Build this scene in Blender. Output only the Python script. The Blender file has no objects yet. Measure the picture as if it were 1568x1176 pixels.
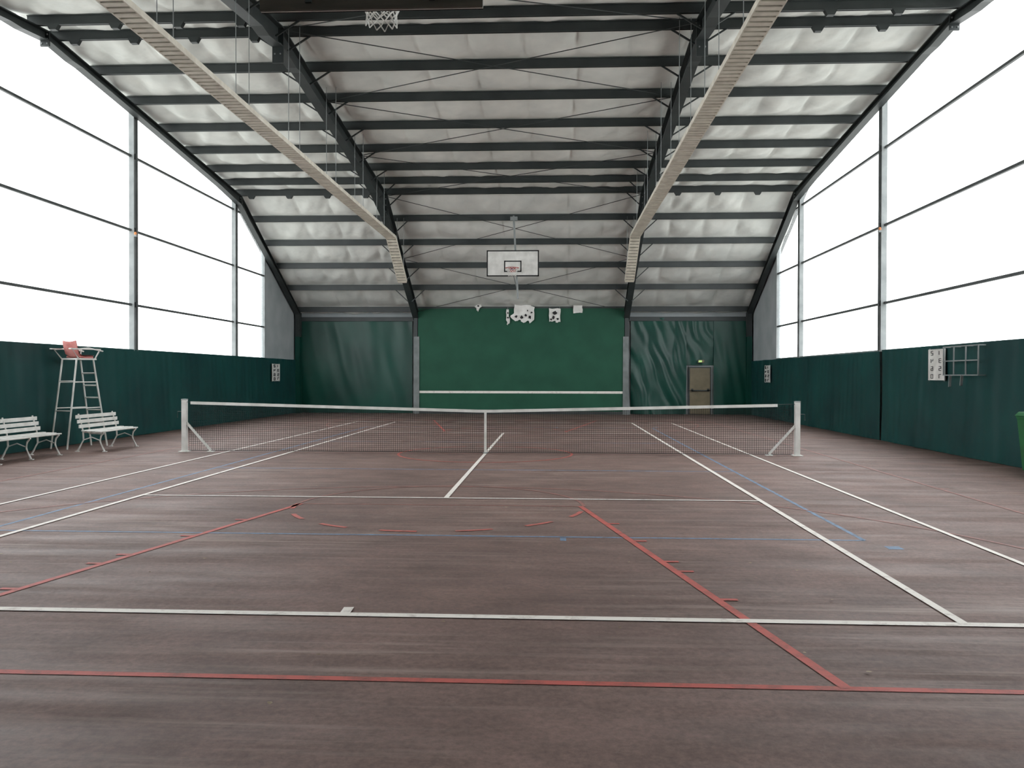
import bpy, bmesh, math, random
from mathutils import Matrix, Vector, noise
random.seed(7)
S=bpy.context.scene
COL=S.collection
S.view_settings.view_transform='Standard'
S.view_settings.look='None'
S.view_settings.exposure=0

# ------------------------------------------------------------ materials
def lin(c):
    return tuple(((x/255)/12.92 if x/255<=.04045 else (((x/255)+.055)/1.055)**2.4) for x in c)
def mat(name,c1,c2=None,rough=.6,scale=3,metal=0,bump=0,bscale=None,stretch=(1,1,1),spec=.5,detail=4,rr=None,bdist=.02):
    m=bpy.data.materials.new(name); m.use_nodes=True
    nt=m.node_tree; N=nt.nodes; L=nt.links; b=N['Principled BSDF']
    b.inputs['Metallic'].default_value=metal
    b.inputs['Roughness'].default_value=rough
    b.inputs['Specular IOR Level'].default_value=spec
    tc=N.new('ShaderNodeTexCoord'); mp=N.new('ShaderNodeMapping'); mp.inputs['Scale'].default_value=stretch
    L.new(tc.outputs['Object'],mp.inputs[0])
    nz=N.new('ShaderNodeTexNoise'); nz.inputs['Scale'].default_value=scale; nz.inputs['Detail'].default_value=detail
    L.new(mp.outputs[0],nz.inputs['Vector'])
    cr=N.new('ShaderNodeValToRGB'); c2=c2 or tuple(x*.82 for x in c1)
    cr.color_ramp.elements[0].position=.32; cr.color_ramp.elements[1].position=.68
    cr.color_ramp.elements[0].color=(*lin(c2),1); cr.color_ramp.elements[1].color=(*lin(c1),1)
    L.new(nz.outputs['Fac'],cr.inputs[0]); L.new(cr.outputs[0],b.inputs['Base Color'])
    if bump:
        n2=N.new('ShaderNodeTexNoise'); n2.inputs['Scale'].default_value=bscale or scale*4
        L.new(mp.outputs[0],n2.inputs['Vector'])
        bp=N.new('ShaderNodeBump'); bp.inputs['Strength'].default_value=bump; bp.inputs['Distance'].default_value=bdist
        L.new(n2.outputs['Fac'],bp.inputs['Height']); L.new(bp.outputs[0],b.inputs['Normal'])
    return m
M={}
M['steel']=mat('dark_steel',(62,68,68),(47,53,54),rough=.5,scale=1.5)
M['galv']=mat('galvanised_steel',(150,155,155),(128,134,134),rough=.5,scale=3)
M['colgrey']=mat('grey_column_paint',(132,138,138),(108,114,114),rough=.5,scale=3)
M['white']=mat('white_paint',(232,232,228),(205,205,200),rough=.5,scale=4)
M['rail']=mat('rail_steel',(90,95,95),(66,71,72),rough=.5)
M['tarp']=mat('green_tarp',(17,70,68),(11,54,55),rough=.5,scale=.7,bump=.3,bscale=2.5,spec=.32)
M['tarp2']=mat('green_tarp_far',(12,76,64),(8,60,52),rough=.4,scale=.6,bump=.4,bscale=1.8,spec=.45)
M['practice']=mat('practice_wall_paint',(34,86,66),(29,77,59),rough=.6,scale=1.2,spec=.3)
M['wallgrey']=mat('grey_cladding',(176,182,184),(156,164,166),rough=.7,scale=1)
M['strip']=mat('strip_cream',(234,230,216),(206,200,186),rough=.6,scale=5)
M['stripd']=mat('strip_gap',(150,147,134),(120,117,105),rough=.7,scale=5)
M['net']=mat('net_cord',(22,24,26),(12,13,14),rough=.8)
M['black']=mat('black_paint',(22,22,24),(12,12,14),rough=.6)
M['print']=mat('faded_black_print',(70,72,74),(50,52,54),rough=.6)
M['bluem']=mat('blue_paint',(50,70,150),rough=.5)
M['redm']=mat('red_paint',(190,60,50),rough=.5)
M['pinkp']=mat('faded_red_plastic',(205,140,134),(180,105,100),rough=.5,scale=6)
M['door']=mat('beige_door',(128,118,94),(112,102,80),rough=.5,scale=3)
M['cloth']=mat('torn_white_cloth',(238,238,234),(210,210,205),rough=.8,scale=3)
M['bin']=mat('bin_green',(28,110,60),(20,90,48),rough=.45)
M['orange']=mat('orange_plastic',(235,150,90),rough=.4)
M['plywood']=mat('plywood_dark',(84,78,70),(60,56,50),rough=.6,scale=2,stretch=(1,1,8))
M['leaf']=mat('dry_leaf',(180,165,140),(100,82,62),rough=.8,scale=9)
M['ground']=mat('outside_gravel',(190,190,185),(160,160,155),rough=.9,scale=.4)

def paint(name,c,wear,under=(92,75,70),sc=6,soft=.12):
    m=mat(name,c,rough=.65,spec=.3); nt=m.node_tree; N=nt.nodes; L=nt.links
    tc=N.new('ShaderNodeTexCoord')
    nz=N.new('ShaderNodeTexNoise'); nz.inputs['Scale'].default_value=sc; nz.inputs['Detail'].default_value=10
    nz.inputs['Roughness'].default_value=.8
    L.new(tc.outputs['Object'],nz.inputs['Vector'])
    cr=N.new('ShaderNodeValToRGB'); cr.color_ramp.elements[0].position=wear-soft; cr.color_ramp.elements[1].position=wear+soft
    cr.color_ramp.elements[0].color=(*lin(under),1); cr.color_ramp.elements[1].color=(*lin(c),1)
    L.new(nz.outputs['Fac'],cr.inputs[0]); L.new(cr.outputs[0],N['Principled BSDF'].inputs['Base Color'])
    return m
M['lw']=paint('line_white',(236,231,224),.36,(140,122,115))
M['lr']=paint('line_red',(190,98,90),.42,(124,86,79))
M['lr2']=paint('line_red_dashes',(188,104,96),.42,(122,86,79))
M['lp']=paint('line_faded_pink',(160,112,105),.48,(112,90,84))
M['lb']=paint('line_blue',(112,144,176),.46,(100,90,90))

def floor_mat():
    m=bpy.data.materials.new('worn_carpet_floor'); m.use_nodes=True
    nt=m.node_tree; N=nt.nodes; L=nt.links; b=N['Principled BSDF']
    tc=N.new('ShaderNodeTexCoord')
    def nz(scale,st,det=5,ro=.55,off=(0,0,0)):
        mp=N.new('ShaderNodeMapping'); mp.inputs['Scale'].default_value=st; mp.inputs['Location'].default_value=off; L.new(tc.outputs['Object'],mp.inputs[0])
        n=N.new('ShaderNodeTexNoise'); n.inputs['Scale'].default_value=scale; n.inputs['Detail'].default_value=det; n.inputs['Roughness'].default_value=ro
        L.new(mp.outputs[0],n.inputs['Vector']); return n
    def ramp(src,*st):
        r=N.new('ShaderNodeValToRGB'); e=r.color_ramp.elements
        while len(e)<len(st): e.new(.5)
        for k,(p_,c_) in enumerate(st): e[k].position=p_; e[k].color=(*c_,1)
        L.new(src,r.inputs[0]); return r.outputs[0]
    def mul(a,c,f):
        x=N.new('ShaderNodeMix'); x.data_type='RGBA'; x.blend_type='MULTIPLY'; x.inputs[0].default_value=f
        L.new(a,x.inputs[6]); L.new(c,x.inputs[7]); return x.outputs[2]
    def mixto(a,mask,col):
        x=N.new('ShaderNodeMix'); x.data_type='RGBA'; L.new(mask,x.inputs[0]); L.new(a,x.inputs[6]); x.inputs[7].default_value=(*lin(col),1); return x.outputs[2]
    g=lambda v:(v,v,v)
    big=nz(.28,(1,1,1)); fine=nz(22,(1,1,1),9,.8); streak=nz(1.3,(.3,2.2,1),6,.6); mid=nz(1.3,(1,1.2,1),10,.72)
    c=ramp(big.outputs['Fac'],(.3,lin((104,84,78))),(.72,lin((126,103,96))))
    c=mul(c,ramp(streak.outputs['Fac'],(.35,g(.86)),(.65,g(1.1))),.35)
    c=mul(c,ramp(mid.outputs['Fac'],(.36,g(.70)),(.66,g(1.28))),.8)
    c=mul(c,ramp(fine.outputs['Fac'],(.3,g(.55)),(.7,g(1.45))),.8)
    st2=nz(1.0,(.35,7,1),8,.7,(3,1,0)); msk=nz(.35,(1,1,1),3,.5,(7,2,0))
    a=ramp(st2.outputs['Fac'],(.50,g(0)),(.72,g(.6))); bm=ramp(msk.outputs['Fac'],(.42,g(0)),(.62,g(1)))
    c=mixto(c,mul(a,bm,1.0),(176,160,151))
    d=nz(.75,(1,1,1),10,.75); c=mixto(c,ramp(d.outputs['Fac'],(.58,g(0)),(.78,g(.5))),(172,156,147))
    # thin scuff marks
    sc=nz(1.3,(1,1,1),5,.55,(11,4,0)); sm=nz(2.6,(1,1,1),3,.5,(5,9,0))
    l1=ramp(sc.outputs['Fac'],(.496,g(0)),(.4985,g(.32)),(.501,g(0))); l2=ramp(sm.outputs['Fac'],(.53,g(0)),(.6,g(1)))
    c=mixto(c,mul(l1,l2,1.0),(165,150,142))
    L.new(c,b.inputs['Base Color'])
    mr=N.new('ShaderNodeMapRange'); mr.inputs['From Min'].default_value=.35; mr.inputs['From Max'].default_value=.65
    mr.inputs['To Min'].default_value=.78; mr.inputs['To Max'].default_value=.56
    L.new(streak.outputs['Fac'],mr.inputs['Value']); L.new(mr.outputs[0],b.inputs['Roughness'])
    b.inputs['Specular IOR Level'].default_value=.36
    bp=N.new('ShaderNodeBump'); bp.inputs['Strength'].default_value=.45; bp.inputs['Distance'].default_value=.004
    L.new(fine.outputs['Fac'],bp.inputs['Height']); L.new(bp.outputs[0],b.inputs['Normal'])
    return m
M['floor']=floor_mat()
M['insul']=mat('quilted_insulation',(238,240,235),(218,221,217),rough=.7,scale=1.2,bump=.7,bscale=2.2,bdist=.05,spec=.3)
def glass_mat():
    m=bpy.data.materials.new('clear_sheeting'); m.use_nodes=True
    nt=m.node_tree; N=nt.nodes; L=nt.links
    N.remove(N['Principled BSDF']); out=N['Material Output']
    t=N.new('ShaderNodeBsdfTransparent'); t.inputs[0].default_value=(.97,.98,.98,1)
    d=N.new('ShaderNodeBsdfTranslucent'); d.inputs[0].default_value=(.9,.92,.92,1)
    mx=N.new('ShaderNodeMixShader'); mx.inputs[0].default_value=.12
    L.new(t.outputs[0],mx.inputs[1]); L.new(d.outputs[0],mx.inputs[2]); L.new(mx.outputs[0],out.inputs[0])
    return m
M['glass']=glass_mat()
def emis(name,c,s):
    m=mat(name,c); b=m.node_tree.nodes['Principled BSDF']
    b.inputs['Emission Color'].default_value=(*lin(c),1); b.inputs['Emission Strength'].default_value=s; return m
M['exit']=emis('exit_sign_glow',(190,225,140),.6)

# ------------------------------------------------------------ mesh builder
class B:
    def __init__(s,*mats):
        s.v=[];s.f=[];s.m=[];s.mats=list(mats)
    def mi(s,m):
        if m not in s.mats: s.mats.append(m)
        return s.mats.index(m)
    def add(s,vs,fs,m):
        o=len(s.v); s.v+= [tuple(v) for v in vs]; k=s.mi(m)
        for f in fs: s.f.append([i+o for i in f]); s.m.append(k)
    def box(s,a,b,m):
        (x0,y0,z0),(x1,y1,z1)=a,b
        s.add([(x0,y0,z0),(x1,y0,z0),(x1,y1,z0),(x0,y1,z0),(x0,y0,z1),(x1,y0,z1),(x1,y1,z1),(x0,y1,z1)],
              [(0,3,2,1),(4,5,6,7),(0,1,5,4),(1,2,6,5),(2,3,7,6),(3,0,4,7)],m)
    def bar(s,p,q,w,h,m,up=(0,0,1)):
        p=Vector(p);q=Vector(q);d=(q-p).normalized();u=Vector(up)
        if abs(d.dot(u))>.99: u=Vector((0,1,0))
        x=d.cross(u).normalized(); y=x.cross(d).normalized()
        vs=[]
        for c in (p,q):
            for a,b in ((-1,-1),(1,-1),(1,1),(-1,1)): vs.append(c+x*a*w/2+y*b*h/2)
        s.add(vs,[(0,1,2,3),(7,6,5,4),(0,4,5,1),(1,5,6,2),(2,6,7,3),(3,7,4,0)],m)
    def tube(s,pts,r,m,n=8,close=False):
        pts=[Vector(p) for p in pts]; rings=[]
        k=len(pts)
        for i,p in enumerate(pts):
            if close: d=(pts[(i+1)%k]-pts[i-1]).normalized()
            else: d=(pts[min(i+1,k-1)]-pts[max(i-1,0)]).normalized()
            u=Vector((0,0,1)) if abs(d.z)<.95 else Vector((0,1,0))
            x=d.cross(u).normalized(); y=x.cross(d).normalized()
            rr=r[i] if isinstance(r,(list,tuple)) else r
            rings.append([p+(x*math.cos(2*math.pi*j/n)+y*math.sin(2*math.pi*j/n))*rr for j in range(n)])
        vs=[v for R in rings for v in R]; fs=[]
        for i in range(k if close else k-1):
            a=i*n;b=((i+1)%k)*n
            for j in range(n): fs.append((a+j,a+(j+1)%n,b+(j+1)%n,b+j))
        if not close:
            fs.append(tuple(range(n))[::-1]); fs.append(tuple((k-1)*n+j for j in range(n)))
        s.add(vs,fs,m)
    def quad(s,pts,m): s.add(pts,[tuple(range(len(pts)))],m)
    def obj(s,name,parent=None,smooth=False,bevel=0,loc=None,rotz=0):
        me=bpy.data.meshes.new(name); me.from_pydata(s.v,[],s.f)
        for m in s.mats: me.materials.append(M[m])
        me.polygons.foreach_set('material_index',s.m)
        if smooth: me.polygons.foreach_set('use_smooth',[True]*len(s.f))
        me.update()
        o=bpy.data.objects.new(name,me); COL.objects.link(o)
        if loc: o.location=loc
        o.rotation_euler[2]=rotz
        if bevel:
            md=o.modifiers.new('bevel','BEVEL'); md.width=bevel; md.segments=2; md.limit_method='ANGLE'
        if parent: o.parent=parent
        return o
def empty(name,loc=(0,0,0),rotz=0):
    e=bpy.data.objects.new(name,None); COL.objects.link(e); e.location=loc; e.rotation_euler[2]=rotz; return e

# ------------------------------------------------------------ dimensions
HW=9.8; YC=.35; DW=18.45; YF=YC+DW; YN=YC-DW
KN=11.3; H0=9.08; HK=7.92; HE=4.18
def hr(d):
    d=abs(d)
    return H0-(H0-HK)*d/KN if d<=KN else HK-(HK-HE)*(d-KN)/(DW-KN)
PUR=[.4,2.05,3.75,5.55,7.25,8.85,10.15,11.3,12.6,13.88,15.22,16.6,18.1]

# ------------------------------------------------------------ shell
b=B(); b.box((-HW-.2,YN-.2,-.15),(HW+.2,YF+.2,0),'floor'); b.obj('floor')
b=B(); b.quad([(-80,-80,-.16),(80,-80,-.16),(80,80,-.16),(-80,80,-.16)],'ground'); b.obj('ground')
for nm,y0,y1 in (('wall_far',YF,YF+.15),('wall_near',YN-.15,YN)):
    b=B(); b.box((-HW-.15,y0,0),(HW+.15,y1,HE+.5),'wallgrey'); b.obj(nm)
SE=14.35
TW=2.3
for nm,x0,x1 in (('wall_left',-HW-.15,-HW),('wall_right',HW,HW+.15)):
    b=B(); b.box((x0,YN,0),(x1,YF,TW-.03),'wallgrey')
    for s in (-1,1):
        ya,yb=YC+s*SE,YC+s*DW; za,zb=hr(SE)+.28,hr(DW)+.28
        vs=[(x,y,z) for x in (x0,x1) for y,z in ((ya,TW-.03),(yb,TW-.03),(yb,zb),(ya,za))]
        b.add(vs,[(0,1,2,3),(7,6,5,4),(0,4,5,1),(1,5,6,2),(2,6,7,3),(3,7,4,0)],'wallgrey')
    b.obj(nm)
# ceiling insulation, sagging between purlins, creased at the seams
b=B(); nx=300; ds=[]
P2=[-p for p in PUR[::-1]]+PUR
P2=[-DW-.1]+P2+[DW+.1]
for a,c in zip(P2[:-1],P2[1:]):
    n=10 if c-a>.6 else 4
    for i in range(n): ds.append((a+(c-a)*i/n, i/n))
ds.append((P2[-1],0))
vs=[];fs=[]
sx=[i*(2*HW+.3)/nx-HW-.15 for i in range(nx+1)]
for j,(d,t) in enumerate(ds):
    for x in sx:
        k=(x+20)/1.22+.03*math.sin(d*1.7); fr=k-math.floor(k)
        pil=math.sqrt(max(0,1-(2*fr-1)**2))
        sag=4*t*(1-t)
        nz=noise.noise(Vector((x*1.3,d*1.1,3)))*.05+noise.noise(Vector((x*3.2+d*1.5,d*1.2,9)))*.045
        z=hr(d)+.24-sag*(.02+.11*pil)+nz*(.25+sag)
        vs.append((x,YC+d,z))
w=nx+1
for j in range(len(ds)-1):
    for i in range(nx): fs.append((j*w+i,j*w+i+1,(j+1)*w+i+1,(j+1)*w+i))
b.add(vs,fs,'insul'); b.obj('ceiling',smooth=True)
b=B(); vs=[];ys=[-DW-.3,-KN,0,KN,DW+.3]
for d in ys:
    for x in (-HW-.4,HW+.4): vs.append((x,YC+d,hr(min(abs(d),DW))+.42))
b.add(vs,[(2*i,2*i+1,2*i+3,2*i+2) for i in range(4)],'steel'); b.obj('roof_skin')

# gable glazing
for k,sx_ in ((1,-1),(2,1)):
    X=sx_*(HW+.1); e=empty('window_%d'%k)
    b=B()
    for a,c in ((-SE,-KN),(-KN,0),(0,KN),(KN,SE)):
        b.quad([(X,YC+a,TW-.03),(X,YC+c,TW-.03),(X,YC+c,hr(c)+.3),(X,YC+a,hr(a)+.3)],'glass')
    b.obj('pane',parent=e)
    b=B(); Xi=sx_*(HW-.0)
    for d in (-11.3,-4.15,4.15,11.3):
        for dd in (-.1,.1): b.box((Xi-.07,YC+d+dd-.012,TW-.03),(Xi+.07,YC+d+dd+.012,hr(d)+.1),'galv')
        b.box((Xi-.012,YC+d-.1,TW-.03),(Xi+.012,YC+d+.1,hr(d)+.1),'galv')
        for h in (3.5,5.48,7.45): b.box((Xi-.08,YC+d-.03,h-.07),(Xi+.08,YC+d+.03,h+.07),'rail')
    b.obj('posts',parent=e)
    b=B()
    for h in (3.5,5.48,7.45):
        lim=min(SE,KN+(HK-h)/(HK-HE)*(DW-KN))
        b.box((sx_*(HW+.03)-.03,YC-lim,h-.03),(sx_*(HW+.03)+.03,YC+lim,h+.03),'rail')
    b.box((sx_*(HW-.01)-.03,YC-SE,TW-.04),(sx_*(HW-.01)+.03,YC+SE,TW+.01),'galv')
    for d in (-SE,SE): b.box((sx_*(HW+.02)-.04,YC+d-.04,TW),(sx_*(HW+.02)+.04,YC+d+.04,hr(d)),'galv')
    b.obj('rails',parent=e)
    x,y=sx_*(HW-.1),YC+4.15
    b=B(); b.box((x-.04,y-.13,5.30),(x+.04,y-.05,5.35),'galv'); b.tube([(x,y-.09,5.35),(x,y-.09,5.41),(x,y-.09,5.43)],[.035,.035,.015],'orange',10); b.obj('warning_lamp',parent=e)

# ------------------------------------------------------------ steel frames
def frame(X,depth,fw,cw,colmat,knee=.62):
    b=B(); web=.02
    half=[(0,.34),(.9,.36),(1.3,.30),(5,.32),(9.5,.40),(KN,knee),(KN+1.3,.5),(15,.34),(DW-.3,.26)]
    full=[(-d,k) for d,k in half[:0:-1]]+half
    top=[(YC+d,hr(d)) for d,_ in full]; bot=[(YC+d,hr(d)-k*depth) for d,k in full]
    for i in range(len(full)-1):
        for s in (-1,1):
            b.quad([(X+s*web/2,*bot[i]),(X+s*web/2,*bot[i+1]),(X+s*web/2,*top[i+1]),(X+s*web/2,*top[i])],'steel')
        for pl in (top,bot):
            b.bar((X,*pl[i]),(X,*pl[i+1]),fw,.025,'steel')
    for d in (0,-KN,KN):
        b.box((X-fw/2,YC+d-.02,hr(d)-knee*depth-.02),(X+fw/2,YC+d+.02,hr(d)),'steel')
        for s in (-1,1):
            for q in (.12,.3,.48): b.tube([(X+s*.06,YC+d-.04,hr(d)-q*depth),(X+s*.06,YC+d+.04,hr(d)-q*depth)],.018,'galv',6)
    for s in (-1,1):
        y=YC+s*(DW-.3)
        b.box((X-cw/2,y-.15,0),(X+cw/2,y-.13,3.3),colmat); b.box((X-cw/2,y+.13,0),(X+cw/2,y+.15,3.3),colmat)
        b.box((X-.01,y-.13,0),(X+.01,y+.13,3.3),colmat)
        b.box((X-cw/2,y-.15,3.3),(X+cw/2,y+.15,hr(DW-.3)),'steel')
        b.box((X-cw/2-.04,y-.2,0),(X+cw/2+.04,y+.2,.025),colmat)
    b.obj('roof_frame')
for X in (-4.5,4.5): frame(X,1.2,.24,.16,'colgrey')
for X in (-HW+.16,HW-.16): frame(X,.55,.2,.2,'tarp2',.55)
# purlins
b=B()
for p in PUR:
    for s in (-1,1):
        d=s*p; y=YC+d; z=hr(d)
        b.box((-HW+.02,y-.012,z),(HW-.02,y+.012,z+.22),'steel')
        b.box((-HW+.02,y-.05,z),(HW-.02,y+.03,z+.02),'steel')
        b.box((-HW+.02,y-.03,z+.2),(HW-.02,y+.05,z+.22),'steel')
        for X in (-4.5,4.5):
            for sd in (-1,1):
                k=.36 if p<10 else .52
                if p<18: b.bar((X+sd*.08,y,z-k+.05),(X+sd*.62,y,z+.03),.035,.035,'steel')
        if p in (.4,11.3):
            x=-9.2
            while x<9.3:
                if abs(x)>4.9:
                    vs=[(x-.14,y-.06,z+.02),(x+.14,y-.06,z+.02),(x+.07,y-.06,z-.1),(x-.07,y-.06,z-.1)]
                    vs+=[(a,y+.05,c) for a,_,c in vs]
                    b.add(vs,[(0,1,2,3),(7,6,5,4),(0,4,5,1),(1,5,6,2),(2,6,7,3),(3,7,4,0)],'steel')
                x+=1.35
for s in (-1,1):
    b.box((-HW+.02,YC+s*(DW-.12)-.05,HE-.2),(HW-.02,YC+s*(DW-.12)+.05,HE-.02),'steel')
b.obj('roof_purlins')
b=B()
ed=[-18,-14.6,-11.3,-7.4,-3.6,0.0,3.6,7.4,11.3,14.6,18]
for a,c in zip(ed[:-1],ed[1:]):
    za,zc=hr(a)-.05,hr(c)-.05
    b.tube([(-4.45,YC+a,za),(4.45,YC+c,zc)],.011,'steel',6)
    b.tube([(4.45,YC+a,za),(-4.45,YC+c,zc)],.011,'steel',6)
b.obj('roof_bracing_rods')

# ------------------------------------------------------------ suspended strips
for sx_ in (-1,1):
    e=empty('suspended_light_strip'); X=sx_*4.15
    path=[(YC-12.9,5.1),(YC-10.75,6.36),(YC+10.75,6.36),(YC+12.9,5.1)]
    b=B()
    for (y0,z0),(y1,z1) in zip(path[:-1],path[1:]):
        p=Vector((X,y0,z0));q=Vector((X,y1,z1)); d=(q-p).normalized(); L=(q-p).length
        up=Vector((0,-d.z,d.y))
        b.bar(p,q,.30,.03,'stripd')
        for s in (-1,1): b.bar(p+Vector((s*.165,0,0)),q+Vector((s*.165,0,0)),.02,.09,'strip')
        n=int(L/.16)
        for i in range(n+1):
            c=p+d*(i*L/n)-up*.035
            b.bar(c-Vector((.16,0,0)),c+Vector((.16,0,0)),.11,.018,'strip',up=up)
    b.obj('louvred_tray',parent=e)
    b=B()
    for d in (-12.5,-9,-6,-3,0,3,6,9,12.5):
        z=6.38 if abs(d)<11 else 5.35
        for s in (-.12,.12): b.tube([(X+s,YC+d,z),(X+s,YC+d,hr(d)+.05)],.007,'galv',5)
    b.obj('suspension_wires',parent=e)

# ------------------------------------------------------------ tarps
def sheet(name,axis,pos,a0,a1,z0,z1,amp,seed,matn,fq=1.6,inward=1,topwave=.02,skew=0,off0=.06):
    b=B(); n=int((a1-a0)/.06); m=36; vs=[];fs=[]
    for j in range(m+1):
        t=j/m
        for i in range(n+1):
            a=a0+(a1-a0)*i/n
            tw=topwave*noise.noise(Vector((a*.9,seed,0)))
            z=z0+(z1+tw-z0)*t
            q=a+skew*z+ (.35*noise.noise(Vector((a*.7,z*.8,seed+3))) if skew else 0)
            f=noise.noise(Vector((q*fq,z*.25,seed)))*.65+noise.noise(Vector((q*fq*2.7+z*.5,z*.5,seed+5)))*.35
            if skew: f+=(abs(noise.noise(Vector((q*fq*1.8,z*.3,seed+9))))-.2)*.9
            off=inward*(off0+max(-off0+.01,amp*(f+.35)))
            vs.append((pos+off,a,z) if axis=='x' else (a,pos+off,z))
    for j in range(m):
        for i in range(n): fs.append((j*(n+1)+i,j*(n+1)+i+1,(j+1)*(n+1)+i+1,(j+1)*(n+1)+i))
    b.add(vs,fs,matn); return b.obj(name,smooth=True)
sheet('tarpaulin_curtain','x',-HW,YN+.1,YF-.1,.01,TW,.05,1,'tarp',inward=1)
sheet('tarpaulin_curtain','x',HW,YN+.1,4.30,.01,TW,.06,2,'tarp',inward=-1)
sheet('tarpaulin_curtain','x',HW,4.40,YF-.1,.01,TW-.03,.06,22,'tarp',inward=-1)
sheet('tarpaulin_curtain','y',YF,-HW+.1,-4.7,.01,4.05,.10,3,'tarp2',fq=.8,inward=-1,topwave=.06)
sheet('tarpaulin_curtain','y',YF,4.7,7.05,.01,4.05,.20,4,'tarp2',fq=1.2,inward=-1,topwave=.12,skew=.28)
sheet('tarpaulin_curtain','y',YF,8.2,HW-.1,.01,4.05,.16,6,'tarp2',fq=1.0,inward=-1,topwave=.1)
sheet('tarpaulin_curtain','y',YF,7.05,8.2,2.1,4.05,.16,5,'tarp2',fq=1.0,inward=-1,topwave=.1,skew=.28)
sheet('tarpaulin_curtain','y',YN,-HW+.1,HW-.1,.01,4.05,.05,8,'tarp2',fq=.9,inward=1)

# practice wall
e=empty('practice_wall')
b=B(); b.box((-4.4,YF-.42,0),(4.4,YF-.3,4.5),'practice'); b.box((-4.4,YF-.45,.0),(4.4,YF-.42,.12),'steel')
b.obj('panel',parent=e)
b=B(); b.box((-4.38,YF-.426,.88),(4.38,YF-.42,.98),'lw'); b.obj('net_height_line',parent=e)
b=B(); b.box((-4.42,YF-.47,0),(-4.34,YF-.42,3.3),'colgrey'); b.box((4.34,YF-.47,0),(4.42,YF-.42,3.3),'colgrey'); b.obj('edge_posts',parent=e)

def banner(outline,seed,spots,hang):
    b=B(); y=YF-.5; rnd=random.Random(seed)
    pts=[]
    for i,(x,z) in enumerate(outline):
        x2,z2=outline[(i+1)%len(outline)]
        for k in range(4):
            t=k/4; j=0 if k==0 else .025
            pts.append((x+(x2-x)*t+rnd.uniform(-j,j),z+(z2-z)*t+rnd.uniform(-j,j)))
    vs=[(x,y+.03*noise.noise(Vector((x*5,z*4,seed))),z) for x,z in pts]
    b.quad(vs,'cloth'); b.quad([(x,yy+.006,z) for x,yy,z in vs[::-1]],'cloth')
    for cx,cz,r in spots:
        b.quad([(cx+r*rnd.uniform(.5,1.2)*math.cos(a*math.pi/5),y-.035,cz+r*rnd.uniform(.5,1.2)*math.sin(a*math.pi/5)) for a in range(10)],'black')
    for x,z in hang: b.tube([(x,y,z-.02),(x,y+.12,max(z+.1,4.5))],.006,'galv',5)
    b.obj('torn_banner')
banner([(-.25,4.92),(.25,4.88),(.34,4.7),(.60,4.55),(.58,4.02),(.4,3.86),(.32,3.98),(.12,3.88),(-.05,4.02),(-.22,3.95),(-.44,4.15),(-.28,4.3)],11,
       [(.4,4.12,.08),(.22,4.2,.06),(.47,4.32,.05),(.05,4.12,.07),(-.18,4.15,.06),(.3,4.4,.035)],[(-.2,4.82),(.15,4.78)])
banner([(1.2,4.5),(1.7,4.48),(1.7,3.92),(1.5,3.9),(1.45,3.98),(1.22,3.92)],12,[(1.45,4.3,.10),(1.4,4.12,.08),(1.58,4.05,.06),(1.3,4.02,.05)],[(1.24,4.48),(1.66,4.48)])
banner([(2.24,4.78),(2.62,4.78),(2.62,4.3),(2.24,4.28)],13,[],[(2.26,4.76),(2.6,4.76)])
banner([(-.6,4.45),(-.5,4.45),(-.46,3.9),(-.55,3.78),(-.62,4.0)],14,[(-.54,4.1,.05),(-.54,4.3,.04)],[(-.55,4.45)])
banner([(-1.95,4.6),(-1.72,4.82),(-1.66,4.6),(-1.75,4.5),(-1.82,4.35),(-1.88,4.5)],15,[(-1.8,4.6,.05)],[(-1.74,4.78)])

# door + exit sign
e=empty('door_1'); y=YF-.12
b=B(); b.box((7.15,y,0),(8.1,YF,2.03),'steel'); b.obj('frame',parent=e)
b=B(); b.box((7.2,y-.04,.02),(8.05,y+.0,1.0),'door'); b.box((7.2,y-.04,1.03),(8.05,y,1.98),'door')
b.obj('leaf',parent=e,bevel=.006)
b=B(); b.bar((7.25,y-.1,1.02),(8.0,y-.1,1.02),.04,.05,'steel'); b.box((7.25,y-.12,.98),(7.33,y-.03,1.1),'steel'); b.box((7.92,y-.12,.98),(8.0,y-.03,1.1),'steel')
b.obj('panic_bar',parent=e)
e=empty('exit_sign')
b=B(); b.box((7.5,YF-.42,2.2),(7.76,YF-.3,2.32),'door'); b.obj('housing',parent=e,bevel=.01)
b=B(); b.box((7.52,YF-.43,2.22),(7.66,YF-.42,2.30),'exit'); b.obj('lens',parent=e)

# ------------------------------------------------------------ floor lines
def seg(b,p,q,w,m,z):
    p=Vector((*p,0));q=Vector((*q,0));d=(q-p).normalized();n=Vector((-d.y,d.x,0))*w/2
    b.quad([(v.x,v.y,z) for v in (p-n,q-n,q+n,p+n)],m)
def arc(b,c,r,a0,a1,w,m,z,n=40,dash=None):
    for i in range(n):
        if dash and (i%dash[0])>=dash[1]: continue
        t0=a0+(a1-a0)*i/n;t1=a0+(a1-a0)*(i+1)/n
        b.quad([(c[0]+rr*math.cos(t),c[1]+rr*math.sin(t),z) for rr,t in ((r-w/2,t0),(r+w/2,t0),(r+w/2,t1),(r-w/2,t1))],m)
b=B();z=.006
for s in (-1,1):
    seg(b,(-5.485,s*11.86),(5.485,s*11.86),.085,'lw',z)
    seg(b,(-4.115,s*6.4),(4.115,s*6.4),.055,'lw',z)
    seg(b,(s*4.115,-11.86),(s*4.115,11.86),.065,'lw',z+.001)
    seg(b,(s*5.485,-11.86),(s*5.485,11.86),.055,'lw',z+.001)
    seg(b,(.01,s*11.88),(0,s*11.69),.07,'lw',z+.001)
seg(b,(0,-6.4),(0,6.4),.065,'lw',z+.001)
b.obj('tennis_court_lines')
b=B();z=.003
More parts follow.
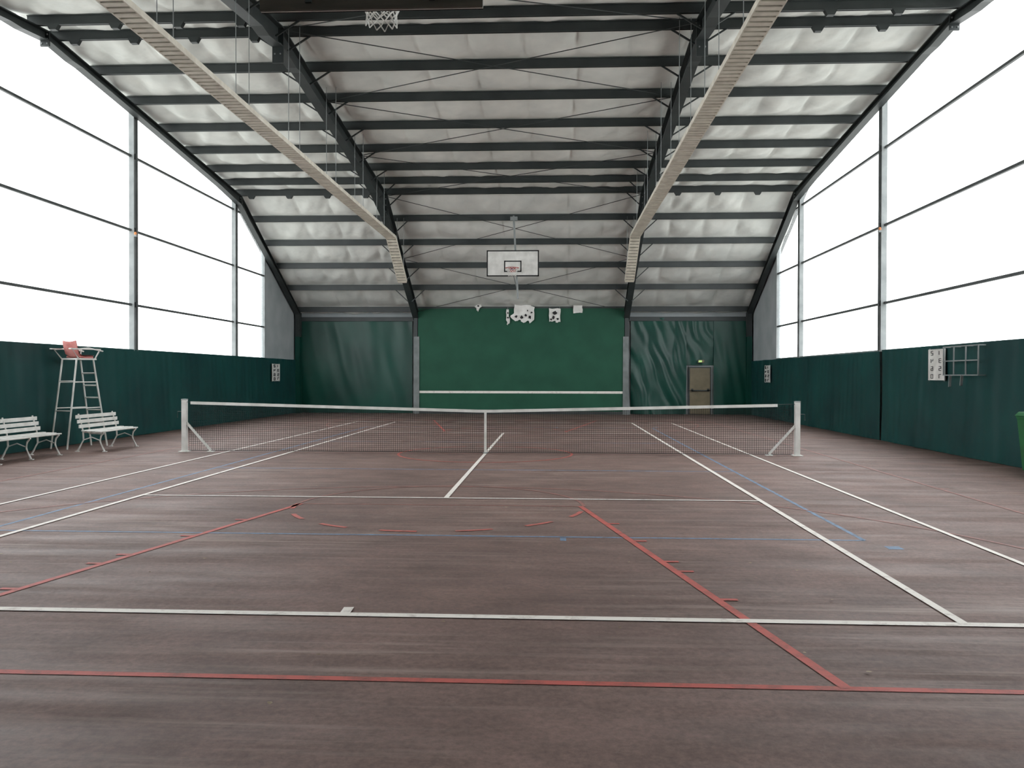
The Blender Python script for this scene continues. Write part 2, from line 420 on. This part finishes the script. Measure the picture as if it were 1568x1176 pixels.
for s in (-1,1):
    Y=s*13.05; F=s*7.0
    seg(b,(-7.0,Y),(7.0,Y),.06,'lr',z)
    for t in (-1,1):
        seg(b,(t*2.95,Y),(t*1.76,F),.065,'lr',z+.001)
        for q in (.285,.43,.49,.64,.80):
            x=2.95+(1.76-2.95)*q; yy=Y+(F-Y)*q
            seg(b,(t*x,yy),(t*(x+.15),yy),.055,'lr',z+.0015)
        seg(b,(t*6.25,Y),(t*6.25,s*11.475),.05,'lp',z)
        seg(b,(t*7.0,Y),(t*7.0,0),.05,'lp',z)
    seg(b,(-1.76,F),(1.76,F),.045,'lp',z)
    a=math.pi if s>0 else 0
    arc(b,(0,F),1.8,a,a+math.pi,.045,'lp',z+.001)
    arc(b,(0,F),1.8,a+math.pi,a+2*math.pi,.06,'lr2',z+.001,n=42,dash=(6,3))
    arc(b,(0,s*11.475),6.25,a,a+math.pi,.05,'lp',z,n=80)
    seg(b,(7.0,s*5),(7.15,s*5),.05,'lp',z)
seg(b,(-7,0),(7,0),.05,'lp',z); arc(b,(0,0),1.8,0,2*math.pi,.05,'lr',z+.001,n=64)
b.obj('basketball_court_lines')
b=B();z=.0015
for s in (-1,1):
    seg(b,(-4.5,s*9),(4.5,s*9),.05,'lb',z); seg(b,(s*4.5,-9),(s*4.5,9),.05,'lb',z)
    seg(b,(-4.5,s*3),(4.5,s*3),.05,'lb',z)
    seg(b,(4.58,s*9.35),(4.72,s*9.35),.14,'lb',z)
    seg(b,(1.52,s*9.2),(1.52,s*9.0),.06,'lb',z)
b.obj('volleyball_court_lines')

# ------------------------------------------------------------ tennis net
e=empty('tennis_net')
def top(x): return .914+.156*min(1,abs(x)/6.4)
b=B(); W=6.3; n=int(2*W/.045); t=.0022
for i in range(n+1):
    x=-W+2*W*i/n; b.bar((x,0,.03),(x,0,top(x)-.03),2*t,2*t,'net')
rows=21; segs=24
for r in range(rows):
    for k in range(segs):
        x0=-W+2*W*k/segs;x1=-W+2*W*(k+1)/segs
        f=r/rows
        b.bar((x0,0,.03+(top(x0)-.08)*f),(x1,0,.03+(top(x1)-.08)*f),2*t,2*t,'net')
        if r>13 or r==0: b.bar((x0,.01,.05+(top(x0)-.08)*f),(x1,.01,.05+(top(x1)-.08)*f),2*t,2*t,'net')
for k in range(segs):
    x0=-W+2*W*k/segs;x1=-W+2*W*(k+1)/segs
    b.tube([(x0,0,.03),(x1,0,.03)],.006,'net',5)
b.obj('mesh',parent=e)
b=B()
for k in range(40):
    x0=-6.27+12.27*k/40;x1=-6.27+12.27*(k+1)/40
    b.bar((x0,0,top(x0)-.03),(x1,0,top(x1)-.03),.02,.06,'white')
b.tube([(-6.4,0,1.06),(-6.27,0,1.05)],.006,'steel',6); b.tube([(6.4,0,1.06),(6.0,0,1.05)],.006,'steel',6)
b.obj('headband',parent=e)
b=B(); b.box((-.025,-.016,.01),(.025,.016,.914),'white'); b.box((-.05,-.03,.01),(.05,.03,.03),'galv'); b.obj('centre_strap',parent=e)
for s in (-1,1):
    b=B(); b.box((s*6.4-.05,-.05,0),(s*6.4+.05,.05,1.1),'white'); b.box((s*6.4-.055,-.055,1.1),(s*6.4+.055,.055,1.12),'galv')
    b.box((s*6.4-.1,-.1,0),(s*6.4+.1,.1,.015),'white')
    b.bar((s*6.36,0,.62),(s*5.83,0,.03),.045,.045,'white'); b.box((s*5.83-.07,-.06,0),(s*5.83+.07,.06,.02),'white')
    b.tube([(s*6.46,0,.85),(s*6.55,0,.85),(s*6.55,0,.72)],.01,'steel',6)
    b.obj('post',parent=e,bevel=.006)

# ------------------------------------------------------------ basketball goals
def goal(Y,zb,face,X=0,rz=.24,mlow=-.65):
    e=empty('basketball_hoop',(X,Y,zb))
    f=face
    b=B(); b.box((-.9,-.0125,0),(.9,.0125,.9),'white')
    yb=-f*.02
    b.box((-.9,min(yb,yb-f*.02),0),(.9,max(yb,yb-f*.02),.9),'plywood')
    yf=f*.016
    def st(x0,z0,x1,z1): b.box((x0,min(0,yf),z0),(x1,max(0,yf),z1),'black')
    for x0,z0,x1,z1 in ((-.9,0,.9,.04),(-.9,.86,.9,.9),(-.9,0,-.86,.9),(.86,0,.9,.9),(-.3,.15,.3,.19),(-.3,.5,.3,.54),(-.3,.15,-.26,.54),(.26,.15,.3,.54)): st(x0,z0,x1,z1)
    b.obj('backboard',parent=e)
    b=B(); cy=f*.40
    b.tube([(.225*math.cos(a),cy+.225*math.sin(a),rz) for a in [i*math.pi/12 for i in range(24)]],.011,'redm',8,close=True)
    b.box((-.07,min(0,f*.18),rz-.02),(.07,max(0,f*.18),rz+.02),'bluem'); b.box((-.1,min(f*.015,f*.03),rz-.1),(.1,max(f*.015,f*.03),rz+.06),'redm')
    b.obj('rim',parent=e)
    b=B(); levels=6; N=12
    def rp(l,k):
        a=2*math.pi*(k+.5*(l%2))/N; r=.222-.095*min(1,l/4)+ (.01 if l>5 else 0)
        return (r*math.cos(a),cy+r*math.sin(a),rz-.005-.045*l-.008*math.sin(k*2.4))
    for l in range(levels):
        for k in range(N):
            b.tube([rp(l,k),rp(l+1,k)],.0055,'white',4)
            b.tube([rp(l,k),rp(l+1,k-1 if l%2==0 else k+1)],.0055,'white',4)
    b.obj('net',parent=e)
    b=B()
    py=-f*1.35; rt=hr(abs(Y-YC)+1.35)-zb
    b.tube([(.12,py,mlow),(-.04,py,rt+.1)],.035,'galv',10)
    b.box((-.16,py-.06,rt-.08),(.1,py+.06,rt+.06),'galv')
    for x in (-.5,.5):
        for z in (.3,.75): b.tube([(.03,py,z),(x,-f*.05,z)],.02,'galv',8)
        b.bar((x,-f*.05,.05),(x,-f*.05,.85),.05,.04,'steel')
    if mlow<0: b.tube([(.06,py,-.2),(0,-f*.05,.15)],.018,'galv',8)
    b.obj('hanging_mast',parent=e)
goal(YC+11.15,5.05,-1)
goal(YC-11.1,4.56,1,X=-.05,rz=.33,mlow=.25)

# ------------------------------------------------------------ benches
def bench(x,y,L):
    e=empty('park_bench',(x,y,0))
    b=B()
    for i in range(4):
        xx=.06+i*.11; b.bar((xx,-L/2,.44-.012*(i==3)+.01*(i==0)),(xx,L/2,.44-.012*(i==3)+.01*(i==0)),.085,.025,'white')
    for i in range(3):
        b.bar((-.03-.035*i,-L/2,.54+.1*i),(-.03-.035*i,L/2,.54+.1*i),.025,.075,'white')
    b.obj('slats',parent=e,bevel=.005)
    b=B()
    for yy in (-L/2+.12,L/2-.12) if L<1.8 else (-L/2+.12,0,L/2-.12):
        b.tube([(.46,yy,0),(.42,yy,.08),(.36,yy,.22),(.38,yy,.34),(.44,yy,.41)],[.02,.018,.018,.018,.02],'white',8)
        b.tube([(-.14,yy,0),(-.08,yy,.1),(.0,yy,.25),(-.01,yy,.42),(-.05,yy,.58),(-.115,yy,.8)],.018,'white',8)
        b.tube([(-.01,yy,.42),(.2,yy,.4),(.44,yy,.42)],.016,'white',8)
        b.tube([(.0,yy,.25),(.18,yy,.31),(.36,yy,.24)],.012,'white',8)
        for xx in (.46,-.14): b.box((xx-.04,yy-.03,0),(xx+.04,yy+.03,.015),'white')
    b.obj('end_frames',parent=e)
bench(-9.0,-1.9,2.1)
bench(-8.50,.5,1.6)

# ------------------------------------------------------------ umpire chair
e=empty('umpire_chair',(-9.19,.86,0),math.radians(72))
b=B(); r=.02
rb,fb=.54,.54; SH=1.98
rear=[(-rb,s*.24,0) for s in (-1,1)]; rt=[(-.26,s*.21,SH) for s in (-1,1)]
fr=[(fb,s*.24,0) for s in (-1,1)]; ft=[(.20,s*.19,SH) for s in (-1,1)]
for s in (0,1):
    b.tube([rear[s],rt[s]],r,'white'); b.tube([fr[s],ft[s]],r,'white')
def at(p,q,t): return tuple(p[i]+(q[i]-p[i])*t for i in range(3))
for t in (.14,.28,.42,.56,.70,.84): b.tube([at(fr[0],ft[0],t),at(fr[1],ft[1],t)],.018,'white')
b.tube([at(rear[0],rt[0],.42),at(rear[1],rt[1],.42)],.014,'white'); b.tube([at(rear[0],rt[0],.75),at(rear[1],rt[1],.75)],.014,'white')
for s in (0,1):
    b.tube([at(rear[s],rt[s],.45),at(fr[s],ft[s],.45)],.012,'white'); b.tube([at(rear[s],rt[s],.74),at(fr[s],ft[s],.74)],.012,'white')
b.box((-.26,-.24,SH-.02),(.25,.24,SH+.015),'white')
b.obj('ladder_frame',parent=e)
b=B()
for s in (-1,1):
    b.tube([(-.24,s*.25,SH),(-.42,s*.27,SH+.20),(.0,s*.28,SH+.24),(.38,s*.29,SH+.18)],.016,'white')
    b.tube([(.22,s*.22,SH),(.3,s*.28,SH+.2)],.014,'white')
    b.box((-.50,s*.28-.035,SH+.205),(.3,s*.28+.035,SH+.23),'white')
b.obj('armrests',parent=e)
b=B()
b.tube([(.2,-.18,SH+.04),(0,-.19,SH+.03),(-.16,-.19,SH+.05)],.02,'pinkp'); b.tube([(.2,.18,SH+.04),(0,.19,SH+.03),(-.16,.19,SH+.05)],.02,'pinkp')
pr=[(.22,.05),(.1,.06),(-.1,.05),(-.18,.1),(-.23,.25),(-.26,.38)]
vs=[];fs=[]
for o_ in (0,1):
    for x,z in pr:
        for k in range(7):
            yy=-.2+.4*k/6; vs.append((x-.012*o_,yy,SH+z-.02*o_+.03*abs(yy/.2)**2))
o=42
for i in range(5):
    for k in range(6):
        fs.append((i*7+k,i*7+k+1,i*7+k+8,i*7+k+7)); fs.append((o+i*7+k,o+i*7+k+7,o+i*7+k+8,o+i*7+k+1))
b.add(vs,fs,'pinkp'); b.obj('seat_shell',parent=e,smooth=True)

# ------------------------------------------------------------ signs on side walls
def score(x,y0,y1,z0,z1,inw,cols,rows,t=.02,sa=.17,sh=.27):
    e=empty('number_board',(x,(y0+y1)/2,(z0+z1)/2)); hw=(y1-y0)/2; hh=(z1-z0)/2
    b=B(); b.box((-.012,-hw,-hh),(.012,hw,hh),'white')
    for yy in (-hw+.03,hw-.03): b.box((-.02 if inw>0 else .0,yy-.012,-hh-.02),(.0 if inw>0 else .02,yy+.012,hh+.02),'galv')
    b.obj('panel',parent=e)
    b=B(); cw=2*hw/cols; ch=2*hh/rows
    seg7={0:'abcdef',1:'bc',2:'abged',3:'abgcd',4:'fgbc',5:'afgcd',6:'afgedc',7:'abc'}
    k=1
    for r_ in range(rows):
        for c in range(cols):
            cy=-inw*(-hw+cw*(c+.5)); cz=hh-ch*(r_+.5); a=cw*sa; h=ch*sh
            P={'a':((-a,h),(a,h)),'b':((a,h),(a,0)),'c':((a,0),(a,-h)),'d':((-a,-h),(a,-h)),'e':((-a,-h),(-a,0)),'f':((-a,0),(-a,h)),'g':((-a,0),(a,0))}
            for q in seg7[k%8]:
                (p0,q0),(p1,q1)=P[q]
                b.bar((inw*.014,cy-inw*p0,cz+q0),(inw*.014,cy-inw*p1,cz+q1),t,t,'print')
            k+=1
    b.obj('numerals',parent=e)
score(HW-.16,.66,1.42,1.55,2.22,-1,2,4,.014,.12,.25)
score(-HW+.16,15.1,16.0,1.4,2.08,1,2,4,.03)
score(HW-.16,15.0,15.8,1.4,2.05,-1,2,4,.03)
e=empty('metal_rack',(HW-.14,-.2,0))
b=B()
for yy in (-.74,-.25,.25,.7):
    b.bar((-.12,yy,1.66),(-.12,yy,2.24),.022,.022,'galv'); b.bar((-.12,yy,2.24),(.02,yy,2.24),.022,.022,'galv'); b.bar((-.12,yy,1.66),(.02,yy,1.66),.022,.022,'galv')
for zz in (1.66,1.95,2.24): b.bar((-.12,-.75,zz),(-.12,.72,zz),.022,.022,'galv')
b.bar((-.12,-.1,1.66),(-.12,-.06,1.45),.05,.02,'galv'); b.bar((-.12,.4,1.66),(-.12,.42,1.42),.05,.02,'galv')
b.obj('grid',parent=e)

# wheelie bin
e=empty('wheelie_bin',(9.36,-3.4,0))
b=B()
vs=[];
for z,wx,wy in ((.08,.2,.22),(.92,.26,.28),(.98,.28,.30)): vs+=[(-wx,-wy,z),(wx,-wy,z),(wx,wy,z),(-wx,wy,z)]
b.add(vs,[(3,2,1,0)]+[(l*4+i,l*4+(i+1)%4,l*4+4+(i+1)%4,l*4+4+i) for l in range(2) for i in range(4)]+[(8,9,10,11)],'bin')
b.obj('body',parent=e,bevel=.015)
b=B(); vs=[(-.29,-.31,.98),(.29,-.31,.98),(.29,.31,.98),(-.29,.31,.98),(-.24,-.27,1.05),(.26,-.27,1.06),(.26,.27,1.06),(-.24,.27,1.05)]
b.add(vs,[(0,3,2,1),(4,5,6,7),(0,1,5,4),(1,2,6,5),(2,3,7,6),(3,0,4,7)],'bin'); b.obj('lid',parent=e,bevel=.01)
b=B()
for s in (-1,1):
    b.tube([(.16,s*.2,.1),(.16,s*.25,.1)],.1,'black',16)
b.tube([(.26,-.22,.95),(.3,-.22,1.0),(.3,.22,1.0),(.26,.22,.95)],.015,'bin',8)
b.obj('wheels_and_handle',parent=e)

# leaf litter
b=B(); rnd=random.Random(3)
for i in range(520):
    if rnd.random()<.45: x=rnd.choice((-1,1))*(9.55-abs(rnd.gauss(0,.45))); y=rnd.uniform(-13,17)
    else: x=rnd.uniform(-8,8); y=rnd.uniform(-15.5,12)
    if abs(y)<.15: continue
    r=rnd.uniform(.006,.026); a=rnd.uniform(0,6.28); z=.009
    b.quad([(x+r*math.cos(a+k*1.257)*(1 if k%2 else .55),y+r*math.sin(a+k*1.257)*.6,z+rnd.uniform(0,.006)) for k in range(5)],'leaf')
b.obj('leaf_litter')

# ------------------------------------------------------------ world + camera
w=bpy.data.worlds.new('overcast'); S.world=w; w.use_nodes=True
bg=w.node_tree.nodes['Background']; bg.inputs[0].default_value=(.97,.985,1,1); bg.inputs[1].default_value=4.9
p=[1.4241533290248927,-17.489121398671234,1.6227524553050838,0.04971717306625976,-0.009557883924227831,0.0022671263206952585,1289.1039997062703]
cd=bpy.data.cameras.new('camera'); cam=bpy.data.objects.new('camera',cd); COL.objects.link(cam)
R=(Matrix.Rotation(p[3],3,'Z')@Matrix.Rotation(math.pi/2+p[4],3,'X')@Matrix.Rotation(p[5],3,'Z')).to_4x4()
cam.matrix_world=Matrix.Translation(p[:3])@R
cd.sensor_width=36; cd.lens=p[6]/1568*36; cd.clip_start=.05; cd.clip_end=300
S.camera=cam
